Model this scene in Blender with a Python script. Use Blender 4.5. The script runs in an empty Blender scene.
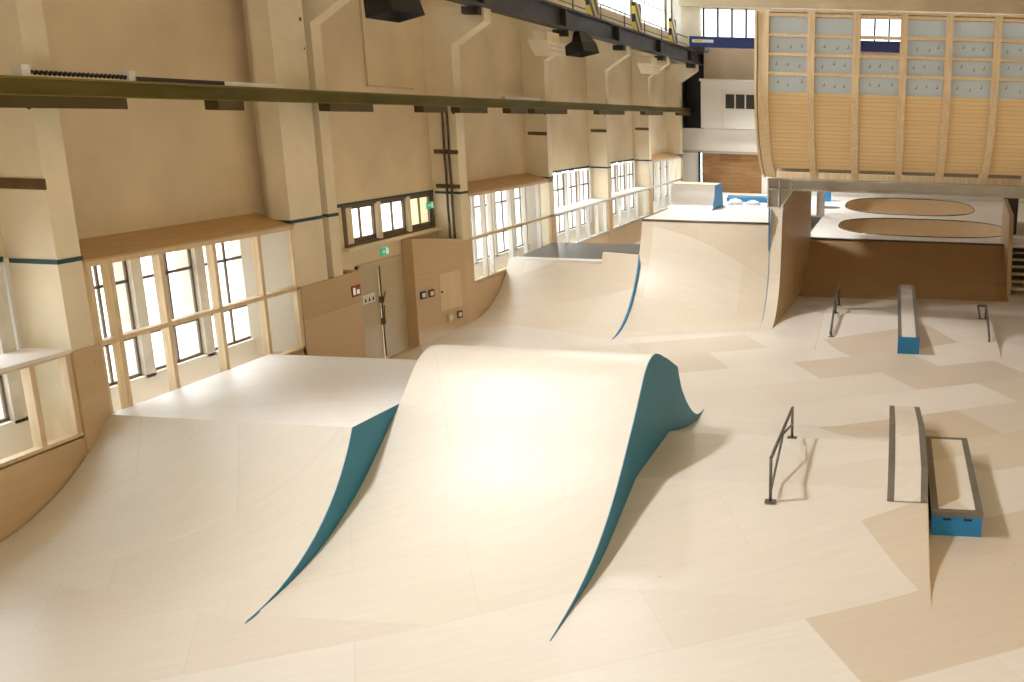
import bpy, math, random
from mathutils import Vector
random.seed(7)
scene = bpy.context.scene
COL = scene.collection
R = math.radians

# ------------------------------------------------------------------ materials
def new_mat(name):
    m = bpy.data.materials.new(name); m.use_nodes = True
    nt = m.node_tree; return m, nt, nt.nodes, nt.links, nt.nodes['Principled BSDF']

def simple(name, rgb, rough=.6, metal=0., var=.0, scale=3., bump=0., stretch=None, spec=None):
    m, nt, N, L, b = new_mat(name)
    b.inputs['Roughness'].default_value = rough
    b.inputs['Metallic'].default_value = metal
    if spec is not None: b.inputs['Specular IOR Level'].default_value = spec
    if var:
        tc = N.new('ShaderNodeTexCoord'); mp = N.new('ShaderNodeMapping')
        if stretch: mp.inputs['Scale'].default_value = stretch
        nz = N.new('ShaderNodeTexNoise'); nz.inputs['Scale'].default_value = scale; nz.inputs['Detail'].default_value = 6
        rp = N.new('ShaderNodeValToRGB')
        rp.color_ramp.elements[0].position = .3; rp.color_ramp.elements[1].position = .7
        rp.color_ramp.elements[0].color = [c*(1-var) for c in rgb]+[1]
        rp.color_ramp.elements[1].color = [min(1,c*(1+var*.6)) for c in rgb]+[1]
        L.new(tc.outputs['Object'], mp.inputs['Vector']); L.new(mp.outputs['Vector'], nz.inputs['Vector'])
        L.new(nz.outputs['Fac'], rp.inputs['Fac']); L.new(rp.outputs['Color'], b.inputs['Base Color'])
        if bump:
            bp = N.new('ShaderNodeBump'); bp.inputs['Strength'].default_value = bump; bp.inputs['Distance'].default_value = .02
            L.new(nz.outputs['Fac'], bp.inputs['Height']); L.new(bp.outputs['Normal'], b.inputs['Normal'])
    else:
        b.inputs['Base Color'].default_value = list(rgb)+[1]
    return m

def plywood(name, c1, c2, c3, rot=30., bw=2.5, bh=1.25, rough=.42, seam=.86, axis=(0,0), grain=.04, spec=.5, off=(0,0)):
    """sheets of plywood: brick layout, each sheet its own tone, fine grain, scuffs"""
    m, nt, N, L, b = new_mat(name)
    b.inputs['Roughness'].default_value = rough
    b.inputs['Specular IOR Level'].default_value = spec
    geo = N.new('ShaderNodeNewGeometry'); mp = N.new('ShaderNodeMapping')
    mp.vector_type = 'POINT'
    mp.inputs['Rotation'].default_value = (R(axis[0]), R(axis[1]), R(-rot))
    mp.inputs['Location'].default_value = (.35+bw*off[0], .2+bh*off[1], 0)
    L.new(geo.outputs['Position'], mp.inputs['Vector'])
    bk = N.new('ShaderNodeTexBrick')
    bk.inputs['Scale'].default_value = 1.; bk.inputs['Brick Width'].default_value = bw; bk.inputs['Row Height'].default_value = bh
    bk.inputs['Mortar Size'].default_value = .004; bk.inputs['Mortar Smooth'].default_value = .2
    bk.inputs['Color1'].default_value = (0,0,0,1); bk.inputs['Color2'].default_value = (1,1,1,1)
    bk.inputs['Mortar'].default_value = (.5,.5,.5,1); bk.inputs['Bias'].default_value = 0.
    L.new(mp.outputs['Vector'], bk.inputs['Vector'])
    rp = N.new('ShaderNodeValToRGB')
    e = rp.color_ramp.elements
    e[0].position = 0.; e[0].color = list(c3)+[1]
    e[1].position = 1.; e[1].color = list(c1)+[1]
    k = e.new(.30); k.color = list(c2)+[1]
    k = e.new(.6); k.color = [(a+d)/2 for a, d in zip(c1, c2)]+[1]
    L.new(bk.outputs['Color'], rp.inputs['Fac'])
    # grain along the sheet
    mg = N.new('ShaderNodeMapping'); mg.inputs['Scale'].default_value = (.7, 9, 3)
    L.new(mp.outputs['Vector'], mg.inputs['Vector'])
    nz = N.new('ShaderNodeTexNoise'); nz.inputs['Scale'].default_value = 1.6; nz.inputs['Detail'].default_value = 5
    L.new(mg.outputs['Vector'], nz.inputs['Vector'])
    gr = N.new('ShaderNodeMapRange'); gr.inputs[1].default_value = .3; gr.inputs[2].default_value = .7
    gr.inputs[3].default_value = 1-grain; gr.inputs[4].default_value = 1+grain*.4
    L.new(nz.outputs['Fac'], gr.inputs[0])
    # large soft wear
    nb = N.new('ShaderNodeTexNoise'); nb.inputs['Scale'].default_value = .35; nb.inputs['Detail'].default_value = 3
    L.new(geo.outputs['Position'], nb.inputs['Vector'])
    wr = N.new('ShaderNodeMapRange'); wr.inputs[1].default_value = .3; wr.inputs[2].default_value = .7
    wr.inputs[3].default_value = .95; wr.inputs[4].default_value = 1.03
    L.new(nb.outputs['Fac'], wr.inputs[0])
    mu = N.new('ShaderNodeMath'); mu.operation = 'MULTIPLY'
    L.new(gr.outputs[0], mu.inputs[0]); L.new(wr.outputs[0], mu.inputs[1])
    # seams
    sm = N.new('ShaderNodeMapRange'); sm.inputs[3].default_value = 1.; sm.inputs[4].default_value = seam
    L.new(bk.outputs['Fac'], sm.inputs[0])
    m2 = N.new('ShaderNodeMath'); m2.operation = 'MULTIPLY'
    L.new(mu.outputs[0], m2.inputs[0]); L.new(sm.outputs[0], m2.inputs[1])
    vo = N.new('ShaderNodeTexVoronoi'); vo.inputs['Scale'].default_value = 1.7
    ms = N.new('ShaderNodeMapping'); ms.inputs['Scale'].default_value = (.6, 1.5, 1.); ms.inputs['Rotation'].default_value = (0, 0, .6)
    L.new(geo.outputs['Position'], ms.inputs['Vector']); L.new(ms.outputs['Vector'], vo.inputs['Vector'])
    vr = N.new('ShaderNodeMapRange'); vr.inputs[1].default_value = .015; vr.inputs[2].default_value = .04
    vr.inputs[3].default_value = .72; vr.inputs[4].default_value = 1.
    L.new(vo.outputs['Distance'], vr.inputs[0])
    m3 = N.new('ShaderNodeMath'); m3.operation = 'MULTIPLY'
    L.new(m2.outputs[0], m3.inputs[0]); L.new(vr.outputs[0], m3.inputs[1]); m2 = m3
    mx = N.new('ShaderNodeVectorMath'); mx.operation = 'SCALE'
    L.new(rp.outputs['Color'], mx.inputs[0]); L.new(m2.outputs[0], mx.inputs['Scale'])
    L.new(mx.outputs['Vector'], b.inputs['Base Color'])
    return m

def slats(name, c1, c2, pitch, rough=.6):
    m, nt, N, L, b = new_mat(name)
    b.inputs['Roughness'].default_value = rough
    geo = N.new('ShaderNodeTexCoord'); mp = N.new('ShaderNodeMapping')
    mp.inputs['Scale'].default_value = (.5, 1, 1/pitch)
    L.new(geo.outputs['Object'], mp.inputs['Vector'])
    wv = N.new('ShaderNodeTexWave'); wv.bands_direction = 'Z'; wv.inputs['Scale'].default_value = .314
    wv.inputs['Distortion'].default_value = .15; wv.wave_profile = 'SAW'
    L.new(mp.outputs['Vector'], wv.inputs['Vector'])
    nz = N.new('ShaderNodeTexNoise'); nz.inputs['Scale'].default_value = 1.3; nz.inputs['Detail'].default_value = 4
    L.new(mp.outputs['Vector'], nz.inputs['Vector'])
    rp = N.new('ShaderNodeValToRGB'); e = rp.color_ramp.elements
    e[0].position = 0; e[0].color = [c*.55 for c in c2]+[1]
    e[1].position = .16; e[1].color = list(c1)+[1]
    L.new(wv.outputs['Fac'], rp.inputs['Fac'])
    mx = N.new('ShaderNodeMix'); mx.data_type = 'RGBA'
    r2 = N.new('ShaderNodeMapRange'); r2.inputs[1].default_value = .4; r2.inputs[2].default_value = .65
    L.new(nz.outputs['Fac'], r2.inputs[0]); L.new(r2.outputs[0], mx.inputs['Factor'])
    L.new(rp.outputs['Color'], mx.inputs['A']); mx.inputs['B'].default_value = list(c2)+[1]
    r2.inputs[4].default_value = .5
    L.new(mx.outputs['Result'], b.inputs['Base Color'])
    return m

def sheet_glass(name, rgb, clear, rough=.1, diffuse=None):
    m, nt, N, L, b = new_mat(name)
    out = N['Material Output']
    tr = N.new('ShaderNodeBsdfTransparent'); tr.inputs['Color'].default_value = list(rgb)+[1]
    mx = N.new('ShaderNodeMixShader')
    if diffuse:
        b.inputs['Base Color'].default_value = list(diffuse)+[1]; b.inputs['Roughness'].default_value = rough
        mx.inputs['Fac'].default_value = clear
        L.new(b.outputs['BSDF'], mx.inputs[1]); L.new(tr.outputs['BSDF'], mx.inputs[2])
    else:
        gl = N.new('ShaderNodeBsdfGlossy'); gl.inputs['Roughness'].default_value = rough
        mx.inputs['Fac'].default_value = clear
        L.new(tr.outputs['BSDF'], mx.inputs[1]); L.new(gl.outputs['BSDF'], mx.inputs[2])
    L.new(mx.outputs['Shader'], out.inputs['Surface'])
    return m

def emit(name, rgb, s):
    m, nt, N, L, b = new_mat(name)
    b.inputs['Base Color'].default_value = list(rgb)+[1]
    b.inputs['Emission Color'].default_value = list(rgb)+[1]; b.inputs['Emission Strength'].default_value = s
    return m

M = {}
M['floor'] = plywood('birch_floor', (.76,.71,.635), (.715,.65,.56), (.61,.51,.385), rot=30, bw=3.0, bh=1.5, rough=.36, off=(7,5))
M['ramp'] = plywood('birch_ramp', (.76,.71,.63), (.72,.66,.56), (.67,.59,.475), rot=30, bw=2.5, bh=1.5, rough=.43, off=(7,5))
M['ramp2'] = plywood('birch_quarter', (.74,.665,.55), (.70,.61,.48), (.645,.54,.40), rot=0, bw=2.5, bh=1.25, rough=.36)
M['plywall'] = plywood('plywood_wall', (.63,.46,.275), (.60,.43,.25), (.55,.385,.21), rot=0, bw=2.6, bh=1.3, rough=.5, axis=(90,90))
M['osb'] = plywood('plywood_stack', (.42,.235,.09), (.36,.19,.07), (.30,.15,.05), rot=0, bw=1.1, bh=.7, rough=.6, axis=(90,0), grain=.3)
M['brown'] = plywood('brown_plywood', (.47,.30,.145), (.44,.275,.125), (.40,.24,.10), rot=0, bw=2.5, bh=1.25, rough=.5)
M['white_ply'] = simple('white_board', (.80,.77,.73), .45, var=.05, scale=1.2)
M['deckwhite'] = plywood('pale_deck', (.78,.74,.69), (.76,.72,.67), (.74,.69,.63), rot=8, bw=2.5, bh=1.25, rough=.5, seam=.92)
M['pine'] = simple('pine_timber', (.76,.59,.37), .55, var=.16, scale=4, stretch=(6,6,.5))
M['pinelight'] = simple('pale_pine_stud', (.72,.56,.36), .55, var=.12, scale=4, stretch=(6,6,.5))
M['pineshelf'] = simple('pine_shelf', (.56,.36,.17), .55, var=.14, scale=3, stretch=(6,.5,6))
M['slat'] = slats('pine_sheathing', (.86,.64,.35), (.76,.53,.26), .1)
M['paint'] = simple('beige_wall_paint', (.77,.635,.43), .75, var=.16, scale=.5, bump=.02)
M['column'] = simple('cream_column_paint', (.84,.74,.55), .7, var=.15, scale=.8, bump=.03)
def add_holes(m):
    N=m.node_tree.nodes; L=m.node_tree.links; b=N['Principled BSDF']
    src=b.inputs['Base Color'].links[0].from_socket
    tc=N.new('ShaderNodeTexCoord'); vo=N.new('ShaderNodeTexVoronoi'); vo.inputs['Scale'].default_value=1.5
    L.new(tc.outputs['Object'],vo.inputs['Vector'])
    lt=N.new('ShaderNodeMath'); lt.operation='LESS_THAN'; lt.inputs[1].default_value=.055
    L.new(vo.outputs['Distance'],lt.inputs[0])
    mx=N.new('ShaderNodeMix'); mx.data_type='RGBA'; mx.inputs['B'].default_value=(.08,.055,.03,1)
    L.new(lt.outputs[0],mx.inputs['Factor']); L.new(src,mx.inputs['A']); L.new(mx.outputs['Result'],b.inputs['Base Color'])
add_holes(M['column'])
M['whitewall'] = simple('white_plaster', (.78,.74,.68), .7, var=.06, scale=.6)
M['concrete'] = simple('sill_concrete', (.70,.66,.60), .8, var=.16, scale=3)
M['blue'] = simple('blue_painted_plywood', (.02,.23,.52), .5, var=.05, scale=2)
M['teal'] = simple('teal_painted_plywood', (.02,.19,.30), .55, var=.06, scale=2)
M['tealline'] = simple('dark_teal_line', (.015,.06,.07), .6)
M['steel'] = simple('dark_steel', (.16,.145,.12), .45, .6, var=.15, scale=6)
M['edge'] = simple('ledge_steel_edge', (.20,.185,.155), .5, .5, var=.1, scale=5)
M['galv'] = simple('grey_steel_beam', (.46,.42,.35), .5, .35, var=.12, scale=2)
M['crane'] = simple('dark_crane_steel', (.055,.052,.048), .55, .3, var=.2, scale=1.5)
M['olive'] = simple('olive_rail_paint', (.20,.165,.028), .5, .2, var=.25, scale=2, stretch=(1,.4,1))
M['olivedark'] = simple('dark_olive_paint', (.085,.058,.010), .6, .1, var=.2, scale=2)
M['black'] = simple('black_housing', (.012,.012,.012), .5)
M['dark'] = simple('dark_steel_frame', (.035,.03,.025), .6)
M['frame'] = simple('brown_window_frame', (.13,.09,.055), .55)
M['greydeck'] = simple('dark_grey_platform', (.075,.072,.068), .35, var=.3, scale=1.)
M['whitepaint'] = simple('white_paint', (.78,.76,.72), .5)
M['grey'] = simple('grey_metal', (.58,.56,.52), .5, .1)
M['door'] = simple('grey_beige_door', (.54,.45,.30), .6, var=.08, scale=1.2)
M['rust'] = simple('brown_clamp', (.16,.10,.04), .7, .2, var=.3, scale=6)
M['cable'] = simple('grey_brown_cable', (.11,.075,.05), .6)
M['craneblue'] = simple('crane_blue', (.022,.035,.17), .4)
M['yellow'] = simple('hazard_yellow', (.72,.50,.03), .5)
M['red'] = simple('sign_red', (.35,.03,.02), .5)
M['green'] = emit('sign_green', (.02,.36,.17), .7)
M['signwhite'] = emit('sign_white', (.85,.85,.82), .35)
M['bag'] = simple('white_plastic', (.75,.76,.78), .35, var=.2, scale=5)
M['glass'] = sheet_glass('clear_sheet', (.97,.98,.97), .05, .10)
M['poly'] = sheet_glass('milky_sheet', (.95,.96,.97), .32, .35, diffuse=(.45,.48,.52))
def frosted(name, rgb, diff=.25, clear=.0):
    m, nt, N, L, b = new_mat(name)
    b.inputs['Base Color'].default_value = list(rgb)+[1]; b.inputs['Roughness'].default_value=.3
    t=N.new('ShaderNodeBsdfTranslucent'); t.inputs['Color'].default_value=list(rgb)+[1]
    mx=N.new('ShaderNodeMixShader'); mx.inputs['Fac'].default_value=diff
    L.new(t.outputs[0],mx.inputs[1]); L.new(b.outputs[0],mx.inputs[2])
    tr=N.new('ShaderNodeBsdfTransparent'); m2=N.new('ShaderNodeMixShader'); m2.inputs['Fac'].default_value=clear
    L.new(mx.outputs[0],m2.inputs[1]); L.new(tr.outputs[0],m2.inputs[2])
    L.new(m2.outputs[0],N['Material Output'].inputs['Surface']); return m
M['frosted'] = frosted('frosted_glass',(.85,.87,.88))
M['poly'] = frosted('milky_sheet',(.82,.92,1.0),.5,.10)
M['mark'] = simple('grey_fixing',(.30,.33,.37),.6)
M['lens'] = emit('flood_lens', (1,.93,.8), 2)
M['ground'] = simple('pale_paving', (.6,.58,.55), .9)
def hazard():
    m, nt, N, L, b = new_mat('hazard_stripe')
    tc = N.new('ShaderNodeTexCoord'); mp = N.new('ShaderNodeMapping'); mp.inputs['Rotation'].default_value = (R(45),0,0)
    wv = N.new('ShaderNodeTexWave'); wv.bands_direction = 'Z'; wv.inputs['Scale'].default_value = .75
    rp = N.new('ShaderNodeValToRGB'); rp.color_ramp.interpolation = 'CONSTANT'
    rp.color_ramp.elements[0].color = (.02,.018,.012,1); rp.color_ramp.elements[1].position = .5
    rp.color_ramp.elements[1].color = (.80,.62,.06,1)
    L.new(tc.outputs['Object'], mp.inputs['Vector']); L.new(mp.outputs['Vector'], wv.inputs['Vector'])
    L.new(wv.outputs['Fac'], rp.inputs['Fac']); L.new(rp.outputs['Color'], b.inputs['Base Color'])
    return m
M['hazard'] = hazard()

# ------------------------------------------------------------------ mesh builder
class MB:
    def __init__(s): s.v = []; s.f = []; s.sm = []
    def add(s, vs, fs, smooth=False):
        o = len(s.v); s.v += [tuple(p) for p in vs]
        for f in fs: s.f.append([i+o for i in f]); s.sm.append(smooth)
        return s
    def box(s, x0, x1, y0, y1, z0, z1):
        vs = [(x,y,z) for x in (x0,x1) for y in (y0,y1) for z in (z0,z1)]
        return s.add(vs, [(0,1,3,2),(4,6,7,5),(0,4,5,1),(2,3,7,6),(0,2,6,4),(1,5,7,3)])
    def prism(s, poly, axis, a, b):
        """poly of 2d points; axis 'x': (y,z), 'y': (x,z), 'z': (x,y)"""
        f = {'x': lambda p,t:(t,p[0],p[1]), 'y': lambda p,t:(p[0],t,p[1]), 'z': lambda p,t:(p[0],p[1],t)}[axis]
        n = len(poly)
        vs = [f(p,a) for p in poly]+[f(p,b) for p in poly]
        fs = [list(range(n))[::-1], list(range(n,2*n))]
        fs += [(i,(i+1)%n,n+(i+1)%n,n+i) for i in range(n)]
        return s.add(vs, fs)
    def tube(s, p, q, r, n=10, r2=None):
        p = Vector(p); q = Vector(q); d = (q-p).normalized()
        u = d.orthogonal().normalized(); w = d.cross(u); r2 = r if r2 is None else r2
        vs = []
        for c, rr in ((p,r),(q,r2)):
            for k in range(n):
                a = 2*math.pi*k/n; vs.append(c+u*math.cos(a)*rr+w*math.sin(a)*rr)
        o = len(s.v); s.v += [tuple(v) for v in vs]
        for k in range(n): s.f.append([o+k,o+(k+1)%n,o+n+(k+1)%n,o+n+k]); s.sm.append(True)
        s.f.append([o+k for k in range(n)][::-1]); s.sm.append(False)
        s.f.append([o+n+k for k in range(n)]); s.sm.append(False)
        return s
    def path(s, pts, r, n=10):
        for a, b in zip(pts, pts[1:]): s.tube(a, b, r, n)
        return s
    def skin(s, rows, t=.03, smooth=True):
        """rows: grid of 3d points (rows x cols), given a thickness t downwards"""
        nr, nc = len(rows), len(rows[0])
        top = [p for r in rows for p in r]
        bot = [(p[0],p[1],p[2]-t) for p in top]
        n = len(top); fs = []; ed = []
        for i in range(nr-1):
            for j in range(nc-1):
                a,b,c,d = i*nc+j, i*nc+j+1, (i+1)*nc+j+1, (i+1)*nc+j
                fs.append((a,b,c,d)); 
        bfs = [tuple(n+k for k in f[::-1]) for f in fs]
        loop = [j for j in range(nc)]+[i*nc+nc-1 for i in range(1,nr)]+[(nr-1)*nc+j for j in range(nc-2,-1,-1)]+[i*nc for i in range(nr-2,0,-1)]
        for k in range(len(loop)):
            a, b = loop[k], loop[(k+1)%len(loop)]; ed.append((a, n+a, n+b, b))
        s.add(top+bot, fs+bfs, smooth)
        o = len(s.v)
        # separate rim vertices keep the rim crisp
        rim = [top[i] for i in loop]+[bot[i] for i in loop]; m = len(loop)
        s.add(rim, [(k, m+k, m+(k+1)%m, (k+1)%m) for k in range(m)], False)
        return s
    def build(s, name, mat, parent=None, loc=None, label=None):
        me = bpy.data.meshes.new(name)
        o0 = Vector(loc) if loc is not None else (Vector(ABS[parent]) if parent is not None else Vector((0,0,0)))
        me.from_pydata([tuple(Vector(v)-o0) for v in s.v], [], s.f)
        me.materials.append(M[mat] if isinstance(mat,str) else mat)
        for p, sm in zip(me.polygons, s.sm): p.use_smooth = sm
        me.validate(); me.update()
        import bmesh
        bm = bmesh.new(); bm.from_mesh(me); bmesh.ops.recalc_face_normals(bm, faces=bm.faces); bm.to_mesh(me); bm.free()
        ob = bpy.data.objects.new(name, me); COL.objects.link(ob)
        if parent is not None:
            ob.parent = parent; ob.location = o0-Vector(ABS[parent])
        else: ob.location = o0
        ABS[ob] = tuple(o0)
        if label: ob['label'] = label
        return ob
ABS = {}
def thing(name, label, cat, loc, group=None):
    o = bpy.data.objects.new(name, None); COL.objects.link(o); o.location = loc; ABS[o] = tuple(loc)
    o.empty_display_size = .2
    o['label'] = label; o['category'] = cat
    if group: o['group'] = group
    return o
def tag(o, label, cat, group=None):
    o['label'] = label; o['category'] = cat
    if group: o['group'] = group
    return o
def struct(o): o['kind'] = 'structure'; return o
def dup(root, delta, label=None):
    r = root.copy(); COL.objects.link(r); r.location = Vector(root.location)+Vector(delta)
    ABS[r] = tuple(r.location)
    if label: r['label'] = label
    for ch in list(root.children):
        c = ch.copy(); COL.objects.link(c); c.parent = r
        for g in list(ch.children):
            d = g.copy(); COL.objects.link(d); d.parent = c
    return r
def lerp(a, b, t): return a+(b-a)*t
def catmull(P, n=6):
    out = []
    for i in range(len(P)-1):
        p0 = P[max(i-1,0)]; p1 = P[i]; p2 = P[i+1]; p3 = P[min(i+2,len(P)-1)]
        for k in range(n):
            t = k/n
            out.append(tuple(.5*((2*b)+(-a+c)*t+(2*a-5*b+4*c-d)*t*t+(-a+3*b-3*c+d)*t**3) for a,b,c,d in zip(p0,p1,p2,p3)))
    out.append(P[-1]); return out

# ------------------------------------------------------------------ the room
XF, XC, XW, XG = -10.9, -10.9, -11.6, -11.62      # timber front, column front, recessed wall, outer glazing
struct(MB().box(XF, 14, -3, 51, -.12, 0).build('floor', 'floor'))
struct(MB().box(XW-.7, XF-.02, 18.35, 23.6, -.40, -.28).build('floor_recess', 'plywall'))
# lower front wall of plywood below the windows, bay by bay (structure)
lw = MB()
for y0, y1, zt in ((-3,11.85,.96),(12.3,16.9,.96),(24.15,30.3,.96),(30.3,49.4,.92)):
    lw.box(XF-.06, XF, y0, y1, -.12, zt)
for y0,y1,zt in ((11.83,12.3,2.13),(16.86,18.83,2.13),(23.67,24.17,2.13),(29.98,30.47,2.1),(36.28,36.75,2.1),(42.58,43.05,2.1)): lw.box(XF-.06,XF+.03,y0,y1,-.12,zt)
struct(lw.build('wall_left_lower', 'plywall'))
# recessed upper wall, outer piers, sill wall
uw = MB()
for y0, y1, z0 in ((-3,11.9,3.36),(11.9,18.2,3.3),(18.2,23.8,3.36),(23.8,30.1,3.3),(30.1,42.8,3.36),(42.8,50,3.3)):
    uw.box(XW-.7, XW, y0, y1, z0, 8.75)
uw.box(XW-.7, XW, 18.3, 20.0, -.4, 3.36); uw.box(XW-.7, XW, 22.0, 23.8, -.4, 2.5); uw.box(XW-.7, XW, 20.0, 22.0, 1.95, 2.5)
uw.box(XW-.7, XW, 23.65, 23.8, 2.5, 3.36)
struct(uw.build('wall_left', 'paint'))
pw = MB()
for y0, y1 in ((5.6,6.5),(11.8,12.3),(16.8,18.3),(23.7,24.2),(30.0,30.45),(36.3,36.75),(42.6,43.05),(48.9,50)):
    pw.box(XG-.45, XW+.02, y0, y1, -.1, 3.3)
for y0, y1 in ((-3,11.8),(12.3,16.8),(24.2,30.0),(30.45,36.3),(36.75,42.6),(43.05,48.9)):
    pw.box(XG-.25, XG+.1, y0, y1, -.1, 1.25)
struct(pw.build('wall_left_outer', 'whitepaint'))  # sills and piers whitened: window glare put into their colour
# thin dark teal line that runs along the wall at shoulder height of the windows
tl = MB()
for y0, y1 in ((18.3,23.7),(30.45,36.3),(36.75,42.6),(-3,11.8)):
    tl.box(XW, XW+.015, y0, y1, 3.33, 3.40)
struct(tl.build('trim_1', 'tealline'))
# clerestory above the crane beam
cw = MB()
cw.box(-11.7, -11.45, -3, 50, 8.75, 9.3); cw.box(-11.7, -11.45, -3, 50, 11.9, 12.5)
struct(cw.build('wall_left_upper', 'column'))
for k in range(9):
    y0 = -3.05 if k==0 else -.9+6.2*k-.02; y1 = min(y0+6.2, 50)
    w = MB(); w.box(-11.66,-11.5,y0,y0+.22,9.3,11.9); w.box(-11.66,-11.5,y1-.05,y1,9.3,11.9)
    wo = struct(w.build('window_%d'%(20+k), 'olive'))
    b = MB()
    for j in range(1,8): b.box(-11.6,-11.55,y0+j*.77,y0+j*.77+.045,9.3,11.9)
    for z in (10.2,11.1): b.box(-11.6,-11.55,y0+.2,y1,z,z+.05)
    b.build('glazing_bar', 'grey', wo)
    MB().box(-11.59,-11.58,y0+.2,y1,9.3,11.9).build('pane', 'frosted', wo)
struct(MB().box(9.0,9.3,-3,50,-.1,12.5).build('wall_right','paint'))
# roof
struct(MB().box(-12.3, 14, -3, 53, 12.5, 12.8).build('ceiling', 'paint'))

# ---- window bays of the left wall
def bay(n, y0, y1, studs, boxed, lower=True, posts=3, zb=.96):
    """timber screen in the wall front with glazing, and the old steel windows behind"""
    f = MB()
    f.box(XF-.12, XF, y0, y1, 2.09, 2.16)
    f.box(XF-.12, XF, y0, y1, zb-.02, zb+.05)
    if boxed: f.box(XF-.14, XF, y0, y1, 3.2, 3.28)
    lm = 'pinelight' if n < 4 else 'white_ply'; rv = 'concrete' if n < 3 else 'whitepaint'  # far bays get white studs and mullions, daylight glare as colour
    w = struct(f.build('window_%d'%n, 'pinelight' if n < 5 else 'grey'))
    ztop = 3.22 if boxed else 2.1
    for y in studs:
        MB().box(XF-.13, XF-.005, y, y+.075, zb, ztop).build('stud', lm, w)
    MB().box(XF-.05, XF-.04, y0, y1, zb, ztop).build('pane', 'glass', w)
    if boxed:
        MB().prism([(XF+.01,3.275),(XF+.01,3.305),(XW-.02,3.475),(XW-.02,3.445)],'y',y0-.02,y1+.05).build('shelf_board', 'pineshelf', w)
    else:
        MB().box(XG+.12, XF+.01, y0, y1, 2.12, 2.17).build('sill_board', 'white_ply', w)
    if boxed: MB().add([(XF-.06,y1-.04,zb),(XW+.02,y1-.5,zb),(XW+.02,y1-.5,3.3),(XF-.06,y1-.04,3.3),(XF-.06,y1-.01,zb),(XW+.02,y1-.47,zb),(XW+.02,y1-.47,3.3),(XF-.06,y1-.01,3.3)],[(0,1,2,3),(7,6,5,4),(0,4,5,1),(1,5,6,2),(2,6,7,3),(3,7,4,0)]).build('added_reveal_board','whitepaint',w)  # slanted white board added over the dim pier, for a sunlit reveal
    # old outer window
    g = MB()
    for k in range(posts+1):
        y = lerp(y0+.15, y1-.35, k/posts); g.box(XG-.25, XG+.1, y, y+.2, 1.2, 3.3)
    g.build('mullion', rv, w)
    b = MB()
    for k in range(posts):
        ya = lerp(y0+.15, y1-.35, k/posts)+.2; yb = lerp(y0+.15, y1-.35, (k+1)/posts); ym = (ya+yb)/2
        for y in (ya, ym, yb-.04): b.box(XG, XG+.03, y, y+.04, 1.2, 3.25)
        for z in (1.25, 1.85, 2.72): b.box(XG, XG+.03, ya, yb, z, z+.045)
    b.build('glazing_bar', 'frame', w)
    return w
bay(1, 6.5, 11.85, (7.9, 9.5, 11.2, 11.75), False)
bay(2, 12.28, 16.85, (12.3, 12.66, 13.6, 14.74, 15.85, 16.78), True)
bay(4, 24.15, 30.3, (24.2, 25.1, 25.55, 26.9, 28.0, 29.15, 30.2), True, posts=4)
bay(5, 30.45, 36.45, (30.5, 31.7, 32.8, 33.9, 35.0, 36.0), False, posts=4, zb=.92)
bay(6, 36.75, 42.75, (36.8, 38.0, 39.3, 40.6, 41.9), False, posts=4, zb=.92)
bay(7, 43.05, 49.3, (43.1, 44.3, 45.5, 46.7, 47.9, 49.2), True, posts=4, zb=.92)
# window band above the door
w3 = struct(MB().box(XW-.1, XW+.02, 19.62, 23.68, 2.46, 2.52).box(XW-.1, XW+.02, 19.62, 23.68, 3.30, 3.36)
            .box(XW-.1,XW+.02,19.62,19.74,2.5,3.33).box(XW-.1,XW+.02,23.6,23.68,2.5,3.33).build('window_3', 'frame'))
for y in (20.98, 22.32): MB().box(XW-.12, XW+.03, y, y+.16, 2.5, 3.33).build('mullion', 'column', w3)
for a, c in ((19.78,20.95),(21.16,22.3),(22.5,23.58)):
    fr = MB().box(XW-.08,XW-.02,a,a+.06,2.52,3.3).box(XW-.08,XW-.02,c-.06,c,2.52,3.3).box(XW-.08,XW-.02,a,c,2.52,2.62).box(XW-.08,XW-.02,a,c,3.25,3.3)
    fr.box(XW-.07,XW-.03,(a+c)/2-.02,(a+c)/2+.02,2.6,3.28)
    fo = fr.build('sash', 'frame', w3)
    MB().box(XW-.055,XW-.05,a,c,2.55,3.28).build('pane', 'glass', fo)
MB().box(XW-.02, XW+.16, 19.5, 23.75, 2.40, 2.46).build('window_sill', 'column', w3)

# door
d = struct(MB().box(XW-.1, XW+.03, 19.92, 20.02, -.28, 2.02).box(XW-.1, XW+.03, 21.98, 22.08, -.28, 2.02).box(XW-.1, XW+.03, 19.92, 22.08, 1.94, 2.02).build('door_1', 'door'))
MB().box(XW-.06, XW, 20.02, 20.83, -.27, 1.94).build('door_leaf', 'door', d)
lf = MB().box(XW-.06, XW+.01, 20.87, 21.98, -.27, 1.94).build('door_leaf', 'door', d)
hb = MB()
hb.tube((XW+.03,20.85,-.2),(XW+.03,20.85,1.9),.018); hb.box(XW,XW+.06,20.80,20.90,1.05,1.2); hb.box(XW,XW+.06,20.80,20.90,.55,.7)
hb.tube((XW+.08,20.72,.98),(XW+.08,20.95,1.3),.015); hb.tube((XW+.08,20.8,.55),(XW+.08,20.85,1.0),.015)
hb.build('lock_bar', 'rust', d)
# short return wall of the recess, left side
struct(MB().box(XW, XF, 18.6, 18.82, -.3, 2.15).build('wall_recess', 'plywall'))

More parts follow.
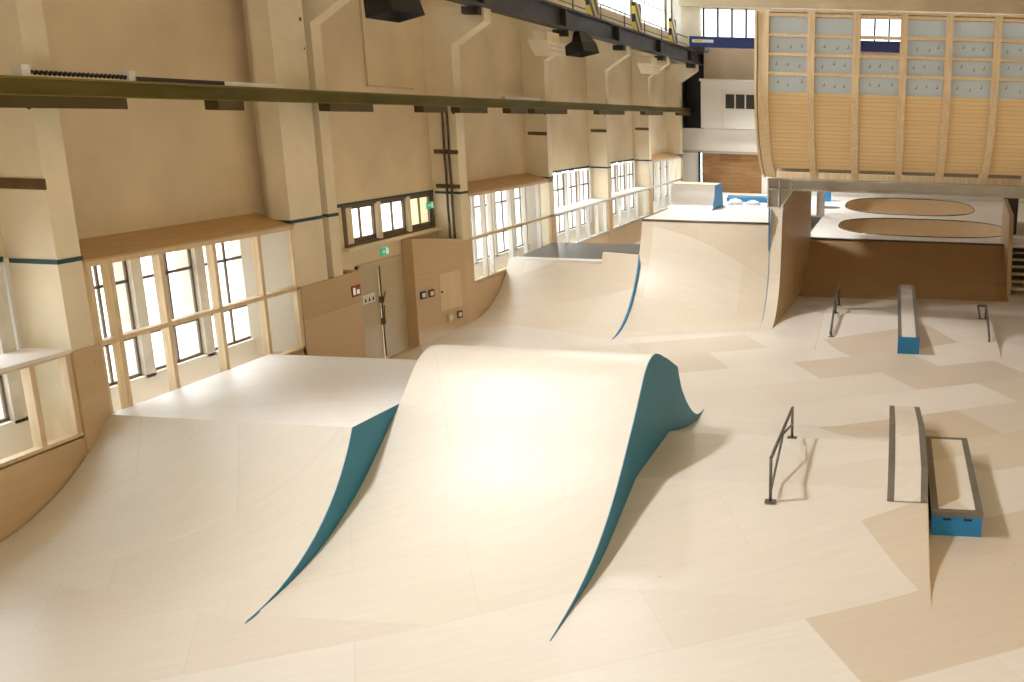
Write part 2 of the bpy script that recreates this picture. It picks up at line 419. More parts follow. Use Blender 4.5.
# ------------------------------------------------------------------ columns
def column(y0, y1, label, corbel=True, xb=XW-.05, xf=XC):
    c = thing('concrete_column', label, 'column', (xf-.3, (y0+y1)/2, 0), 'cream concrete columns of the window wall')
    if corbel:
        poly = [(xb,-.1),(xf,-.1),(xf,6.9),(xf+.85,7.5),(xf+.85,7.8),(xb,7.8)]
        MB().prism(poly,'y',y0,y1).build('shaft','column',c)
    else:
        MB().box(xb, xf, y0, y1, -.1, 8.7).build('shaft','column',c)
    MB().box(xb+.1, xf+.012, y0-.012, y1+.012, 3.31, 3.37).build('painted_line','tealline',c)
    return c
c1 = column(11.85, 12.23, 'nearest cream concrete column, at the left edge of the picture', False)
MB().box(XW, XC+.01, 11.83, 11.86, 4.28, 4.42).build('clamp','rust',c1)
c2 = column(16.8, 17.78, 'broad cream double column between the near window bay and the door', False, xb=-11.28)
MB().box(XW-.05,-11.27,17.15,17.7,3.3,8.7).build('back_web','column',c2)
column(17.98, 18.3, 'narrow cream column half beside the broad column, with a flared top', True, xf=XC)
c3 = column(23.72, 24.15, 'cream column with two brown cables running down it, right of the door')
for z in (4.3, 3.45): MB().box(XW+.1, XC+.01, 23.69, 23.72, z, z+.1).build('clamp','rust',c3)
c4 = column(30.0, 30.4, 'cream column at the right end of the shelf-topped middle bay, under a white heater box')
MB().box(XW+.1, XC, 29.97, 30.0, 4.65, 4.75).build('clamp','rust',c4)
c5 = column(36.3, 36.7, 'cream column between the two open niches further along the wall')
MB().box(XW+.1, XC, 36.27, 36.3, 4.65, 4.75).build('clamp','rust',c5)
c6 = column(42.6, 43.0, 'second last cream column, under the far white heater box')
MB().box(XW+.1, XC, 42.57, 42.6, 4.65, 4.75).build('clamp','rust',c6)
column(48.9, 49.4, 'farthest cream column, beside the dark doorway at the end of the wall')
# pipe in the joint of the double column
tag(MB().tube((XC-.25,17.88,2.2),(XC-.25,17.88,8.6),.07).build('drain_pipe','column',None,(XC-.25,17.88,2.2)), 'cream drain pipe in the joint of the broad double column', 'pipe')
cdm=MB(); cdm.path([(XW+.03,21.0,8.2),(XW+.03,21.0,5.84),(XW+.03,23.0,5.84)],.018,6)
tag(cdm.build('conduit','paint',None,(XW+.03,21.0,5.84)),'thin bent conduit on the beige wall above the door windows','pipe')
# cables on column 3
for k,(dx,nm) in enumerate(((-.30,'left of the pair of brown cable bundles on the column beside the door'),(-.18,'right of the pair of brown cable bundles on the column beside the door'))):
    cb = MB(); pts = []
    for j in range(9): pts.append((XC+dx-.0+.008*math.sin(j*2.1+k), 23.64, lerp(2.2,5.5,j/8)))
    cb.path(pts,.03,8)
    tag(cb.build('cable_bundle','cable',None,pts[0]), nm, 'cable', 'cable bundles on the column')

# ------------------------------------------------------------------ crane runway, olive rail, heaters, floods
cr = thing('crane_beam','long dark steel crane beam high along the left wall','beam',(-10.2,-3,7.82))
MB().box(-10.14,-10.10,-3,53,7.86,8.36).build('web','crane',cr)
MB().box(-10.34,-9.92,-3,53,7.80,7.86).build('lower_flange','crane',cr)
MB().box(-10.34,-9.92,-3,53,8.36,8.42).build('upper_flange','crane',cr)
for y in (11.2,17.4,23.5,29.3,34.9,41.0,47.2):
    MB().box(-10.32,-9.93,y,y+.1,7.86,8.36).build('stiffener','dark',cr)
for y in (11.95,17.9,23.5,29.7,36.0,42.2,48.5):
    MB().box(-10.5,-10.1,y,y+.5,7.62,7.80).build('bearing','dark',cr)

orl = thing('cable_rail','long olive green steel rail crossing the columns at mid height','rail',(-10.5,-3,5.45))
MB().box(-10.66,-10.64,-3,51,5.47,5.66).box(-10.70,-10.46,-3,51,5.66,5.685).box(-10.70,-10.46,-3,51,5.455,5.475).build('channel','olive',orl)
for y0,y1 in ((9.6,12.9),(14.7,15.3),(17.7,19.2),(21.3,22.4),(23.1,24.7),(26.2,27.4),(28.0,30.8),(34.2,37.4),(40.5,43.6),(47,49.5)):
    MB().box(-10.72,-10.5,y0,y1,5.31,5.46).build('hanger','olivedark',orl)
MB().box(-10.62,-10.5,13.1,14.9,5.69,5.75).build('cover_strip','dark',orl)
MB().box(-10.62,-10.5,14.9,16.4,5.68,5.75).build('cover_strip','whitepaint',orl,label='white strip')
MB().box(-10.62,-10.5,25.9,28.4,5.69,5.76).build('cover_strip','grey',orl)
for y in (10.9,11.35,13.0):
    MB().box(-10.64,-10.5,y,y+.12,5.69,5.82).build('junction_box','whitepaint',orl,label='small white junction box')
ch = MB()
for k in range(22): ch.tube((-10.55,11.5+k*.07,5.72),(-10.55,11.55+k*.07,5.75),.022,6)
ch.build('cable_chain','black',orl)

def heater(y, label):
    h = thing('heater_box', label, 'heater', (-10.1,y,7.2), 'white heater boxes under the crane beam')
    MB().prism([(y-.85,7.35),(y+.55,7.35),(y+.55,7.0),(y-.3,6.95)],'x',-10.55,-9.95).build('housing','column',h)
    MB().box(-10.45,-10.05,y-.6,y+.4,7.35,7.62).build('duct_neck','column',h)
    MB().box(-9.96,-9.93,y-.6,y+.45,7.08,7.12).box(-9.96,-9.93,y-.6,y+.45,7.2,7.24).build('louvre','grey',h)
    return h
heater(28.6,'white heater box under the crane beam, the nearer of two')
heater(40.4,'white heater box under the crane beam, the farther of two')

def flood(y, label, x=-9.9, z=7.45, aim=(0,0,0)):
    loc = Vector((x,y,z)); tgt = Vector(aim)
    tgt = Vector((x+1.6,y-.4,0))
    f = thing('flood_light', label, 'lamp', loc, 'black flood lights under the crane beam')
    dv = (tgt-loc).normalized(); side = dv.cross(Vector((0,0,1))).normalized(); up = side.cross(dv)
    def P(a,b,c): return loc+dv*a+side*b+up*c
    h = MB()
    A = [P(-.35,-.2,-.16),P(-.35,.2,-.16),P(-.35,.2,.16),P(-.35,-.2,.16)]
    B = [P(0,-.42,-.3),P(0,.42,-.3),P(0,.42,.3),P(0,-.42,.3)]
    h.add(A+B,[(3,2,1,0),(0,1,5,4),(1,2,6,5),(2,3,7,6),(3,0,4,7)])
    D_ = [P(.32,-.44,-.33),P(.32,.44,-.33),P(.32,.44,.33),P(.32,-.44,.33)]
    h.add(B+D_,[(0,1,5,4),(1,2,6,5),(2,3,7,6),(3,0,4,7)])
    h.build('housing','black',f)
    MB().add([P(-.02,-.4,-.28),P(-.02,.4,-.28),P(-.02,.4,.28),P(-.02,-.4,.28)],[(0,1,2,3)]).build('lens','lens',f)
    MB().tube(P(-.3,0,.1),(x-.15,y,7.82),.03).build('bracket','black',f)
    return f
flood(19.1,'black flood light near the top of the picture, above the door')
flood(30.5,'black flood light beside the nearer white heater box')
# shaded high bay lamps in a row under the roof, above the ramps
for x,y,p,tilt,cone in ((-8.,-1.5,1300,40,100),(-8.2,10.6,3600,37,92),(-7.6,23.0,3600,34,126),(-7.2,33.,4500,10,110),(-6,45,5000,0,110)):
    l=bpy.data.lights.new('bay_lamp','SPOT'); l.energy=p; l.color=(.985,.99,1.); l.shadow_soft_size=.38; l.spot_size=R(cone); l.spot_blend=1.
    lo=bpy.data.objects.new('bay_lamp',l); COL.objects.link(lo); lo.location=(x,y,9.1); lo.rotation_euler=(0,R(tilt),0)
    lo.rotation_euler=(0,-R(tilt),0)

# hazard posts and mesh fence on the crane walkway
for k,y in enumerate((27.0,33.0,38.7,44.9)):
    o = MB().box(-10.5,-10.36,y,y+.95,8.42,9.6).build('hazard_post','hazard',None,(-10.43,y,8.42))
    tag(o, ('first','second','third','last')[k]+' yellow and black striped post along the crane beam, counted from the camera','post','striped posts on the crane walkway')
fn = thing('wire_fence','thin wire fence along the crane walkway above the dark beam','fence',(-10.6,20,8.42))
MB().path([(-10.6,-3,9.1),(-10.6,50,9.1)],.025).path([(-10.6,-3,8.75),(-10.6,50,8.75)],.015).build('rail','dark',fn)
for y in range(20,50,3): MB().tube((-10.6,y,8.42),(-10.6,y,9.12),.022,6).build('post','dark',fn)

# ------------------------------------------------------------------ signs and fittings near the door
def exit_sign(x, y, z, label, ax='x'):
    s = thing('exit_sign', label, 'sign', (x,y,z), 'green exit signs')
    MB().box(x,x+.03,y,y+.34,z,z+.17).build('panel','green',s)
    g = MB(); X0 = x+.031
    g.box(X0,X0+.002,y+.20,y+.30,z+.02,z+.15)                 # doorway
    g.add([(X0,y+.05,z+.085),(X0,y+.10,z+.125),(X0,y+.10,z+.1),(X0,y+.17,z+.1),(X0,y+.17,z+.07),(X0,y+.10,z+.07),(X0,y+.10,z+.045)],[(0,1,2,3,4,5,6)])
    g.build('pictogram','signwhite',s)
    return s
exit_sign(-11.05, 20.0, 2.26, 'small green exit sign on a bracket above the grey double door')
exit_sign(-11.45, 23.0, 2.98, 'green exit sign in front of the right window above the door')
s = thing('fire_sign','red fire equipment sign on the plywood edge left of the door','sign',(-10.88,18.7,1.75))
MB().box(-10.865,-10.85,18.48,18.78,1.64,1.86).build('panel','red',s)
MB().box(-10.85,-10.847,18.51,18.59,1.68,1.82).box(-10.85,-10.847,18.64,18.74,1.68,1.77).build('pictogram','signwhite',s)
s = thing('pictogram_sign','white sign with three dark pictograms on the left door leaf','sign',(XW+.01,20.15,1.2))
MB().box(XW,XW+.015,20.1,20.62,1.14,1.34).build('panel','whitepaint',s)
for k in range(3):
    y = 20.16+k*.16; MB().add([(XW+.017,y,1.18),(XW+.017,y+.10,1.18),(XW+.017,y+.05,1.28)],[(0,1,2)]).build('pictogram','dark',s)

# plywood cabinet right of the door
cb = thing('plywood_cabinet','tall plywood fuse cabinet beside the door, with sockets on its front','cabinet',(-11.2,22.6,-.28))
A0 = Vector((-11.33,21.95,0)); A1 = Vector((-10.86,23.66,0)); ax = (A1-A0).normalized(); nx = Vector((ax.y,-ax.x,0))
cv=[(A0.x,A0.y),(A1.x,A1.y),(XW+.01,23.66),(XW+.01,21.95)]
MB().add([(p[0],p[1],-.28) for p in cv]+[(cv[0][0],cv[0][1],2.39),(cv[1][0],cv[1][1],2.18),(cv[2][0],cv[2][1],2.18),(cv[3][0],cv[3][1],2.39)],
         [(3,2,1,0),(4,5,6,7)]+[(k,(k+1)%4,4+(k+1)%4,4+k) for k in range(4)]).build('body','plywall',cb)
def on_front(t0,t1,z0,z1,th=.02,off=.0):
    vs=[]
    for o_ in (off,off+th):
        for t in (t0,t1):
            for z in (z0,z1):
                p=A0+ax*t+nx*o_; vs.append((p.x,p.y,z))
    return MB().add(vs,[(0,1,3,2),(4,6,7,5),(0,4,5,1),(2,3,7,6),(0,2,6,4),(1,5,7,3)])
on_front(.80,1.55,.50,1.42,.012).build('cabinet_door','pinelight',cb)
on_front(.84,.88,.95,1.0,.02,.012).build('door_knob','dark',cb)
def socket(t,z,mat,label):
    o=thing('wall_socket',label,'socket',A0+ax*t+nx*.02+Vector((0,0,z)),'sockets on the plywood cabinet')
    m=on_front(t-.09,t+.09,z-.09,z+.09,.03,.001); m.build('plate',mat,o)
    on_front(t-.05,t+.05,z-.05,z+.05,.012,.031).build('insert','whitepaint',o)
socket(.22,1.0,'craneblue','dark blue socket on the plywood cabinet beside the door')
socket(.50,1.0,'rust','brown socket on the cabinet, just right of the dark blue one')
socket(1.10,.28,'pinelight','pale socket low on the cabinet, below its small door')
socket(1.44,.30,'rust','brown socket low on the cabinet, right of the pale one')

# ------------------------------------------------------------------ ramps
def arc(dy, z, n=14):
    """points of a circular transition, tangent to the floor, rising z over dy"""
    Rr = (dy*dy+z*z)/(2*z); th = math.asin(min(1,dy/Rr)) if z <= Rr else math.pi-math.asin(dy/Rr)
    return [(Rr*math.sin(th*k/n), Rr*(1-math.cos(th*k/n))) for k in range(n+1)]
def loft(x0,y0,lip0,z0,x1,y1,lip1,z1,nx_=10,x0t=None,x1t=None,n=14):
    a0 = arc(lip0-y0,z0,n); a1 = arc(lip1-y1,z1,n)
    x0t = x0 if x0t is None else x0t; x1t = x1 if x1t is None else x1t
    rows=[]
    for i in range(nx_+1):
        u=i/nx_; row=[]
        for k in range(n+1):
            v=k/n
            row.append((lerp(lerp(x0,x0t,v),lerp(x1,x1t,v),u), lerp(y0+a0[k][0],y1+a1[k][0],u), lerp(a0[k][1],a1[k][1],u)+(.004 if k else -.004)))
        rows.append(row)
    return rows
def side_wall(edge, back, mat, name, parent, t=.02, dirx=1):
    """panel between a 3d edge line and the floor; thickness along x"""
    base=[(p[0],p[1],0.) for p in edge]
    n=len(edge); off=Vector((t*dirx,0,0))
    m=MB()
    for o_ in (Vector((0,0,0)),off):
        vs=[tuple(Vector(p)+o_) for p in edge]+[tuple(Vector(p)+o_) for p in base]
        m.add(vs,[(k,k+1,n+k+1,n+k) for k in range(n-1)])
    vs=[tuple(Vector(p)) for p in edge]+[tuple(Vector(p)+off) for p in edge]
    m.add(vs,[(k,k+1,n+k+1,n+k) for k in range(n-1)])
    if back:
        p=edge[-1]; q=base[-1]
        m.add([p,q,tuple(Vector(q)+off),tuple(Vector(p)+off)],[(0,1,2,3)])
    return m.build(name,mat,parent)

# bank ramp at the left, deck behind it
bk = thing('bank_ramp','curved plywood bank ramp with white deck against the near left windows','ramp',(-9,12,0))
rows = loft(-10.88,9.85,12.26,1.12,-6.8,8.95,11.3,1.44)
MB().skin(rows,.03).build('riding_surface','ramp',bk)
DP=[(-10.88,12.26,1.124),(-6.8,11.3,1.444),(-6.8,12.6,1.40),(-6.85,15.5,1.22),(-10.88,15.8,1.12)]
MB().add(DP+[(p[0],p[1],p[2]-.04) for p in DP],
         [(0,1,2,3,4),(9,8,7,6,5),(0,5,6,1),(1,6,7,2),(2,7,8,3),(3,8,9,4),(4,9,5,0)]).build('deck','deckwhite',bk)
edge=rows[-1]+[(-6.8,12.6,1.40),(-6.85,15.5,1.22)]
side_wall(edge,True,'teal','side_panel',bk,.012,1)
MB().box(-10.88,-7.0,15.46,15.5,0,1.1).build('back_panel','plywall',bk)

# wave shaped ramp in the middle
wv = thing('wave_ramp','tall wave-shaped plywood ramp in the middle, with a teal right side','ramp',(-5,12,0))
prof = catmull([(8.95,.0),(9.45,.03),(9.9,.085),(10.45,.215),(10.97,.42),(11.45,.68),(11.98,1.05),(12.4,1.36),(12.75,1.65),(13.0,1.85),(13.25,1.96),(13.5,1.99),(13.75,1.95),(14.1,1.82),(14.5,1.655),(15.05,1.41)],5)
back = catmull([(15.05,1.41),(15.26,1.05),(15.47,.82),(15.75,.58),(16.15,.31),(16.6,.10),(17.0,.02),(17.25,.0)],5)
prof = prof+back[1:]
def xl(y): return -6.785
nx_=10
rows=[[(lerp(xl(y),-3.45,i/nx_),y,z+.003 if z>.01 else -.004) for y,z in prof] for i in range(nx_+1)]
MB().skin(rows,.02).build('riding_surface','ramp',wv)
side_wall([(-3.45,y,z+.002) for y,z in prof],False,'teal','side_panel',wv,.012,1)
side_wall([(xl(y)+.012,y,z) for y,z in prof],False,'teal','side_panel',wv,.01,-1)

# low table ramp to its right, with ledge on its right edge
tb = thing('table_ramp','low flat-topped plywood ramp right of the wave ramp, under rail and ledge','ramp',(-1.4,13.4,0))
X0,X1=-3.44,.62
pf=[(10.1,.0),(10.4,.016),(10.7,.05),(11.0,.105),(11.4,.21),(11.8,.325),(12.4,.5),(14.4,.5),(15.0,.33),(15.6,.17),(16.2,.05),(16.6,0)]
MB().skin([[(X0,y,z+.004 if z>.01 else -.004) for y,z in pf],[(X1,y,z+.004 if z>.01 else -.004) for y,z in pf]],.02,False).build('riding_surface','floor',tb)
side_wall([(X1,y,z+.003) for y,z in pf],False,'plywall','side_panel',tb,.012,1)
lg = thing('grind_ledge','long plywood ledge with dark steel edges on the low table ramp','ledge',(.35,14,.4))
lp=[(12.14,.45),(12.5,.80),(14.35,.80),(16.8,.36)]
def strip(x0,x1,pts,t,dz=0): return MB().skin([[(x0,y,z+dz) for y,z in pts],[(x1,y,z+dz) for y,z in pts]],t,False)
body=[(12.14,.445)]+[(y,z-.004) for y,z in lp[1:]]+[(16.8,.02),(14.42,.505),(12.42,.505)]
MB().prism(body,'x',.085,.615).build('body','plywall',lg)
strip(.17,.53,lp,.01,.004).build('top_sheet','ramp',lg)
strip(.075,.17,lp,.02,.008).build('steel_edge','edge',lg)
strip(.53,.626,lp,.02,.008).build('steel_edge','edge',lg)
mp_ = thing('manual_pad','low blue manual pad with steel rim right of the steel-edged ledge','pad',(1.05,13.6,0))
px0,px1,py0,py1=.68,1.38,12.08,15.2
MB().box(px0+.01,px1-.01,py0+.01,py1-.01,0,.325).build('body','blue',mp_)
MB().box(px0+.1,px1-.1,py0+.1,py1-.1,.32,.347).build('top_sheet','ramp',mp_)
for a in ((px0,px0+.1,py0,py1),(px1-.1,px1,py0,py1),(px0+.1,px1-.1,py0,py0+.1),(px0+.1,px1-.1,py1-.1,py1)):
    MB().box(a[0],a[1],a[2],a[3],.28,.351).build('steel_edge','edge',mp_)
for x in (px0+.16,px1-.26): MB().box(x,x+.11,py0+.0,py0+.03,.225,.252).build('hand_hole','black',mp_)

def rail(name_label, pts, feet, braces, r=.024):
    a = thing('grind_rail', name_label, 'rail', feet[0][0], 'steel grind rails')
    t = MB(); t.path(pts,r,10)
    for p in pts[1:-1]: t.tube(Vector(p)-Vector((0,0,.0)),Vector(p)+Vector((0,.001,0)),r)
    t.build('rail_tube','steel',a)
    for f, top in feet:
        MB().tube(f,top,r*.9,10).build('post','steel',a)
        MB().box(f[0]-.075,f[0]+.075,f[1]-.06,f[1]+.06,f[2]-.005,f[2]+.012).build('foot_plate','steel',a)
    if braces: MB().path(braces,r*.75,8).build('brace','steel',a)
    return a
rail('dark steel rail standing alone on the low table ramp',
     [(-1.5,12.02,1.02),(-1.47,14.45,.98)],[((-1.5,12.02,.40),(-1.5,12.02,1.02)),((-1.46,14.38,.5),(-1.47,14.45,.98))],
     [(-1.5,12.06,.55),(-1.485,13.3,.93),(-1.46,14.42,.72)])

# second low table ramp
tb2 = thing('table_ramp','far low plywood ramp under the blue-fronted ledge','ramp',(.3,25,0))
pf2=[(22.3,0),(23.2,.09),(24.2,.20),(25.2,.31),(26.3,.19),(27.5,.05),(28.2,0)]
X0,X1=-1.75,2.72
MB().skin([[(X0,y,z+.004 if z>.01 else -.004) for y,z in pf2],[(X1,y,z+.004 if z>.01 else -.004) for y,z in pf2]],.02,False).build('riding_surface','floor',tb2)
side_wall([(X1,y,z+.003) for y,z in pf2],False,'plywall','side_panel',tb2,.012,1)
side_wall([(X0,y,z+.003) for y,z in pf2],False,'plywall','side_panel',tb2,.012,-1)
bl = thing('grind_ledge','plywood ledge with a blue front end, before the dark quarter pipe','ledge',(.47,25,0))
lx0,lx1=.235,.755
MB().box(lx0+.01,lx1-.01,22.32,29.7,0,.40).build('body','plywall',bl)
MB().box(lx0,lx1,22.29,22.33,0,.405).build('front_panel','blue',bl,label='blue front panel')
MB().box(lx0+.09,lx1-.09,22.33,29.7,.395,.412).build('top_sheet','ramp',bl)
MB().box(lx0,lx0+.09,22.33,29.7,.33,.416).build('steel_edge','edge',bl)
MB().box(lx1-.09,lx1,22.33,29.7,.33,.416).build('steel_edge','edge',bl)
rail('dark steel rail left of the blue-fronted ledge',
     [(-1.45,23.35,.16),(-1.44,23.5,.30),(-1.47,25.6,.70),(-1.5,28.0,.66)],
     [((-1.42,23.35,.1),(-1.45,23.5,.30)),((-1.44,25.3,.31),(-1.47,25.5,.68)),((-1.5,27.9,.02),(-1.5,27.9,.66))],
     [(-1.44,23.6,.2),(-1.46,24.6,.5),(-1.45,25.3,.4)],.03)
rail('dark steel rail right of the blue-fronted ledge, at the right edge of the far ramp',
     [(2.36,25.4,.65),(2.60,25.4,.65),(2.53,23.5,.24),(2.53,23.4,.12)],
     [((2.53,23.4,.09),(2.53,23.5,.24)),((2.45,25.3,.30),(2.38,25.4,.64)),((2.59,25.3,.30),(2.60,25.4,.64))],None,.03)

# quarter pipe against the windows
q1 = thing('quarter_pipe','shiny plywood quarter pipe below the middle windows, with a thin blue side','ramp',(-9,25,0))
MB().skin(loft(-10.88,24.1,26.5,1.26,-7.94,22.93,25.68,1.43),.03).build('riding_surface','ramp2',q1)
rows = loft(-7.95,22.93,25.84,1.67,-6.78,22.46,25.47,1.68,x1t=-6.86,nx_=4)
MB().skin(rows,.03).build('raised_surface','ramp2',q1)
MB().path([(-7.95,25.86,1.68),(-6.86,25.49,1.69)],.02).build('coping','steel',q1)
side_wall(rows[-1],True,'blue','side_panel',q1,.03,1)
MB().add([(-10.88,26.5,1.27),(-7.95,25.62,1.44),(-7.95,26.1,1.42),(-10.88,27.0,1.27),(-10.88,26.5,1.2),(-7.95,25.62,1.38),(-7.95,26.1,1.36),(-10.88,27.0,1.2)],
         [(0,1,2,3),(7,6,5,4),(0,4,5,1),(1,5,6,2),(2,6,7,3),(3,7,4,0)]).build('coping_deck','deckwhite',q1)
tag(MB().add([(-10.86,27.0,1.24),(-7.95,26.1,1.36),(-7.0,25.6,1.36),(-7.0,30.4,1.3),(-10.86,30.0,1.3),(-10.86,27.0,1.14),(-7.95,26.1,1.26),(-7.0,25.6,1.26),(-7.0,30.4,1.2),(-10.86,30.0,1.2)],
         [(0,1,2,3,4),(9,8,7,6,5),(0,5,6,1),(1,6,7,2),(2,7,8,3),(3,8,9,4),(4,9,5,0)]).build('platform_top','greydeck',None,(-9,28,1.2)),'dark grey platform top behind the shiny quarter pipe','platform')

# tall quarter pipe with white deck
q2 = thing('quarter_pipe','tallest plywood quarter pipe, bright front and white deck, left of the plywood wall','ramp',(-5,26,0))
def vert(y0,Rr,ztop,n=16):
    p=[(y0+Rr*math.sin(math.pi/2*k/n),Rr*(1-math.cos(math.pi/2*k/n))) for k in range(n+1)]
    if ztop<Rr: p=[q for q in p if q[1]<ztop]+[(y0+math.sqrt(2*Rr*ztop-ztop*ztop),ztop)]
    else: p.append((y0+Rr+.002,ztop))
    return p
def qp_skin(pts,x0,x1,t=.03,n=6):
    # thickness backwards (+y)
    rows=[[(lerp(x0,x1,i/n),y,z+.004) for y,z in pts] for i in range(n+1)]
    m=MB(); nc=len(pts); vs=[p for r in rows for p in r]
    m.add(vs,[(i*nc+j,i*nc+j+1,(i+1)*nc+j+1,(i+1)*nc+j) for i in range(n) for j in range(nc-1)],True)
    bs=[(p[0],p[1]+t,p[2]) for p in vs]
    m.add(bs,[(i*nc+j,(i+1)*nc+j,(i+1)*nc+j+1,i*nc+j+1) for i in range(n) for j in range(nc-1)],True)
    for i in (0,n):
        m.add([vs[i*nc+j] for j in range(nc)]+[bs[i*nc+j] for j in range(nc)],[(j,j+1,nc+j+1,nc+j) for j in range(nc-1)])
    return m
def resample(p,n=26):
    d=[0]
    for a,b in zip(p,p[1:]): d.append(d[-1]+math.dist(a,b))
    out=[]
    for k in range(n+1):
        t=d[-1]*k/n; i=0
        while i<len(p)-2 and d[i+1]<t: i+=1
        u=(t-d[i])/max(1e-9,d[i+1]-d[i]); out.append((lerp(p[i][0],p[i+1][0],u),lerp(p[i][1],p[i+1][1],u)))
    return out
pl=resample([(22.72+y,z) for y,z in arc(3.35,2.55,24)]); mainp=resample(vert(24.32,1.93,2.55))
n=8; rows=[[(lerp(-6.9,-3.40,i/n),lerp(a[0],b[0],i/n),lerp(a[1],b[1],i/n)+.004) for a,b in zip(pl,mainp)] for i in range(n+1)]
m=MB(); nc=len(pl); vs=[p for r in rows for p in r]
m.add(vs,[(i*nc+j,i*nc+j+1,(i+1)*nc+j+1,(i+1)*nc+j) for i in range(n) for j in range(nc-1)],True)
bs=[(p[0],p[1]+.03,p[2]) for p in vs]
m.add(bs,[(i*nc+j,(i+1)*nc+j,(i+1)*nc+j+1,i*nc+j+1) for i in range(n) for j in range(nc-1)],True)
m.build('riding_surface','ramp2',q2)
yt=mainp[-1][0]; yl=pl[-1][0]
MB().tube((-6.9,yl,2.56),(-3.40,yt,2.56),.03).build('coping','steel',q2)
side_wall([(-3.40,y,z) for y,z in mainp],False,'blue','side_panel',q2,.015,1)
MB().add([(-6.9,yl,2.58),(-3.42,yt,2.58),(-3.42,33,2.58),(-6.9,33,2.58),(-6.9,yl,2.50),(-3.42,yt,2.50),(-3.42,33,2.50),(-6.9,33,2.50)],
         [(0,1,2,3),(7,6,5,4)]+[(k,4+k,4+(k+1)%4,(k+1)%4) for k in range(4)]).build('deck','white_ply',q2)
# plywood wall with curved extension front
pwl = thing('plywood_wall','tall plywood wall running back from the tall quarter pipe, under the steel beam','wall panel',(-3.1,28,0))
extp=[(24.33+1.95*math.sin(R(70)*k/16),1.95*(1-math.cos(R(70)*k/16))) for k in range(17)]+[(26.5,3.0)]
WX=lambda y: -3.06+max(0,y-26.3)*.05
qp_skin(extp,-3.40,-3.06,.03,3).build('curved_front','ramp2',pwl)
wl=MB(); n=len(extp); vs=[]
for k,(y,z) in enumerate(extp): vs.append((WX(y),y,z))
for k,(y,z) in enumerate(extp): vs.append((WX(32.1),32.1,z))
for t in (0,.02):
    wl.add([(p[0]+t,p[1],p[2]) for p in vs],[(k,k+1,n+k+1,n+k) for k in range(n-1)])
wl.add([(WX(y),y,z) for y,z in ((26.5,3.0),(32.1,3.0),(32.1,4.14),(27.4,4.14))],[(0,1,2,3)])
wl.add([(WX(y)+.02,y,z) for y,z in ((26.5,3.0),(32.1,3.0),(32.1,4.14),(27.4,4.14))],[(3,2,1,0)])
wl.build('side_panel','plywall',pwl)
MB().box(-3.40,-3.0,26.52,32.1,2.96,2.99).build('cap','plywall',pwl)
MB().prism([(26.24,1.7),(26.24,3.0),(26.46,3.0),(26.28,1.7)],'x',-3.425,-3.403).build('blue_edge','blue',pwl,label='blue edge strip')

# dark quarter pipe at the back with bowl deck
q3 = thing('quarter_pipe','wide shaded quarter pipe below the bowl deck at the back','ramp',(.5,31,0))
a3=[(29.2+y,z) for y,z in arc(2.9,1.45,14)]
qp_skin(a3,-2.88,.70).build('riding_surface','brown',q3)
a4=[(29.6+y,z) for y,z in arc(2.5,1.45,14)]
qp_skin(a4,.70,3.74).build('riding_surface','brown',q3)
MB().tube((-2.88,32.1,1.47),(3.74,32.1,1.47),.035).build('coping','steel',q3)
dkk = thing('bowl_deck','pale raised deck around the two bowls at the back','deck',(.8,40,1.4))
def holed(x0,x1,y0,y1,cx,cy,rx,ry,z,t,n=48,k2=.0):
    m=MB(); ins=[];out=[]
    for k in range(n):
        a=2*math.pi*k/n; c,s_=math.cos(a),math.sin(a)
        sx=abs(c)**.75*(1 if c>0 else -1); sy=abs(s_)**.75*(1 if s_>0 else -1)
        ins.append((cx+rx*sx,cy+ry*sy))
        tx=((x1-cx) if c>0 else (cx-x0))/max(abs(c),1e-6); ty=((y1-cy) if s_>0 else (cy-y0))/max(abs(s_),1e-6)
        tt=min(tx,ty); out.append((cx+c*tt,cy+s_*tt))
    vs=[(p[0],p[1],z) for p in out]+[(p[0],p[1],z) for p in ins]+[(p[0],p[1],z-t) for p in out]+[(p[0],p[1],z-t) for p in ins]
    fs=[]
    for k in range(n):
        j=(k+1)%n
        fs+= [(k,j,n+j,n+k),(2*n+k,3*n+k,3*n+j,2*n+j),(k,2*n+k,2*n+j,j),(n+k,n+j,3*n+j,3*n+k)]
    # rectangle corners
    m.add(vs,fs)
    for (X_,Y_) in ((x0,y0),(x1,y0),(x1,y1),(x0,y1)):
        best=sorted(range(n),key=lambda k:(out[k][0]-X_)**2+(out[k][1]-Y_)**2)
        a=best[0]
        for b_ in (a-1,(a+1)%n):
            p=out[a]; q=out[b_]
            if abs(p[0]-q[0])>1e-4 and abs(p[1]-q[1])>1e-4:
                m.add([(p[0],p[1],z),(q[0],q[1],z),(X_,Y_,z)],[(0,1,2)])
    return m,ins
def bowl(cx,cy,rx,ry,z,depth,label,ins):
    b=thing('skate_bowl',label,'bowl',(cx,cy,z-depth),'bowls in the pale deck')
    rings=7; n=len(ins); vs=[]; fs=[]
    for r in range(rings+1):
        t=r/rings; s_=1-.45*(t**2.2) ; zz=z-depth*(1-(1-t)**1.6)
        for p in ins: vs.append((cx+(p[0]-cx)*s_,cy+(p[1]-cy)*s_,zz))
    for r in range(rings):
        for k in range(n): j=(k+1)%n; fs.append((r*n+k,r*n+j,(r+1)*n+j,(r+1)*n+k))
    m=MB(); m.add(vs,fs,True); m.add([vs[rings*n+k] for k in range(n)],[tuple(range(n))])
    m.build('basin','plywall',b)
    cp=MB(); cp.path([(p[0],p[1],z+.01) for p in ins+[ins[0]]],.022,6); cp.build('coping','steel',b)
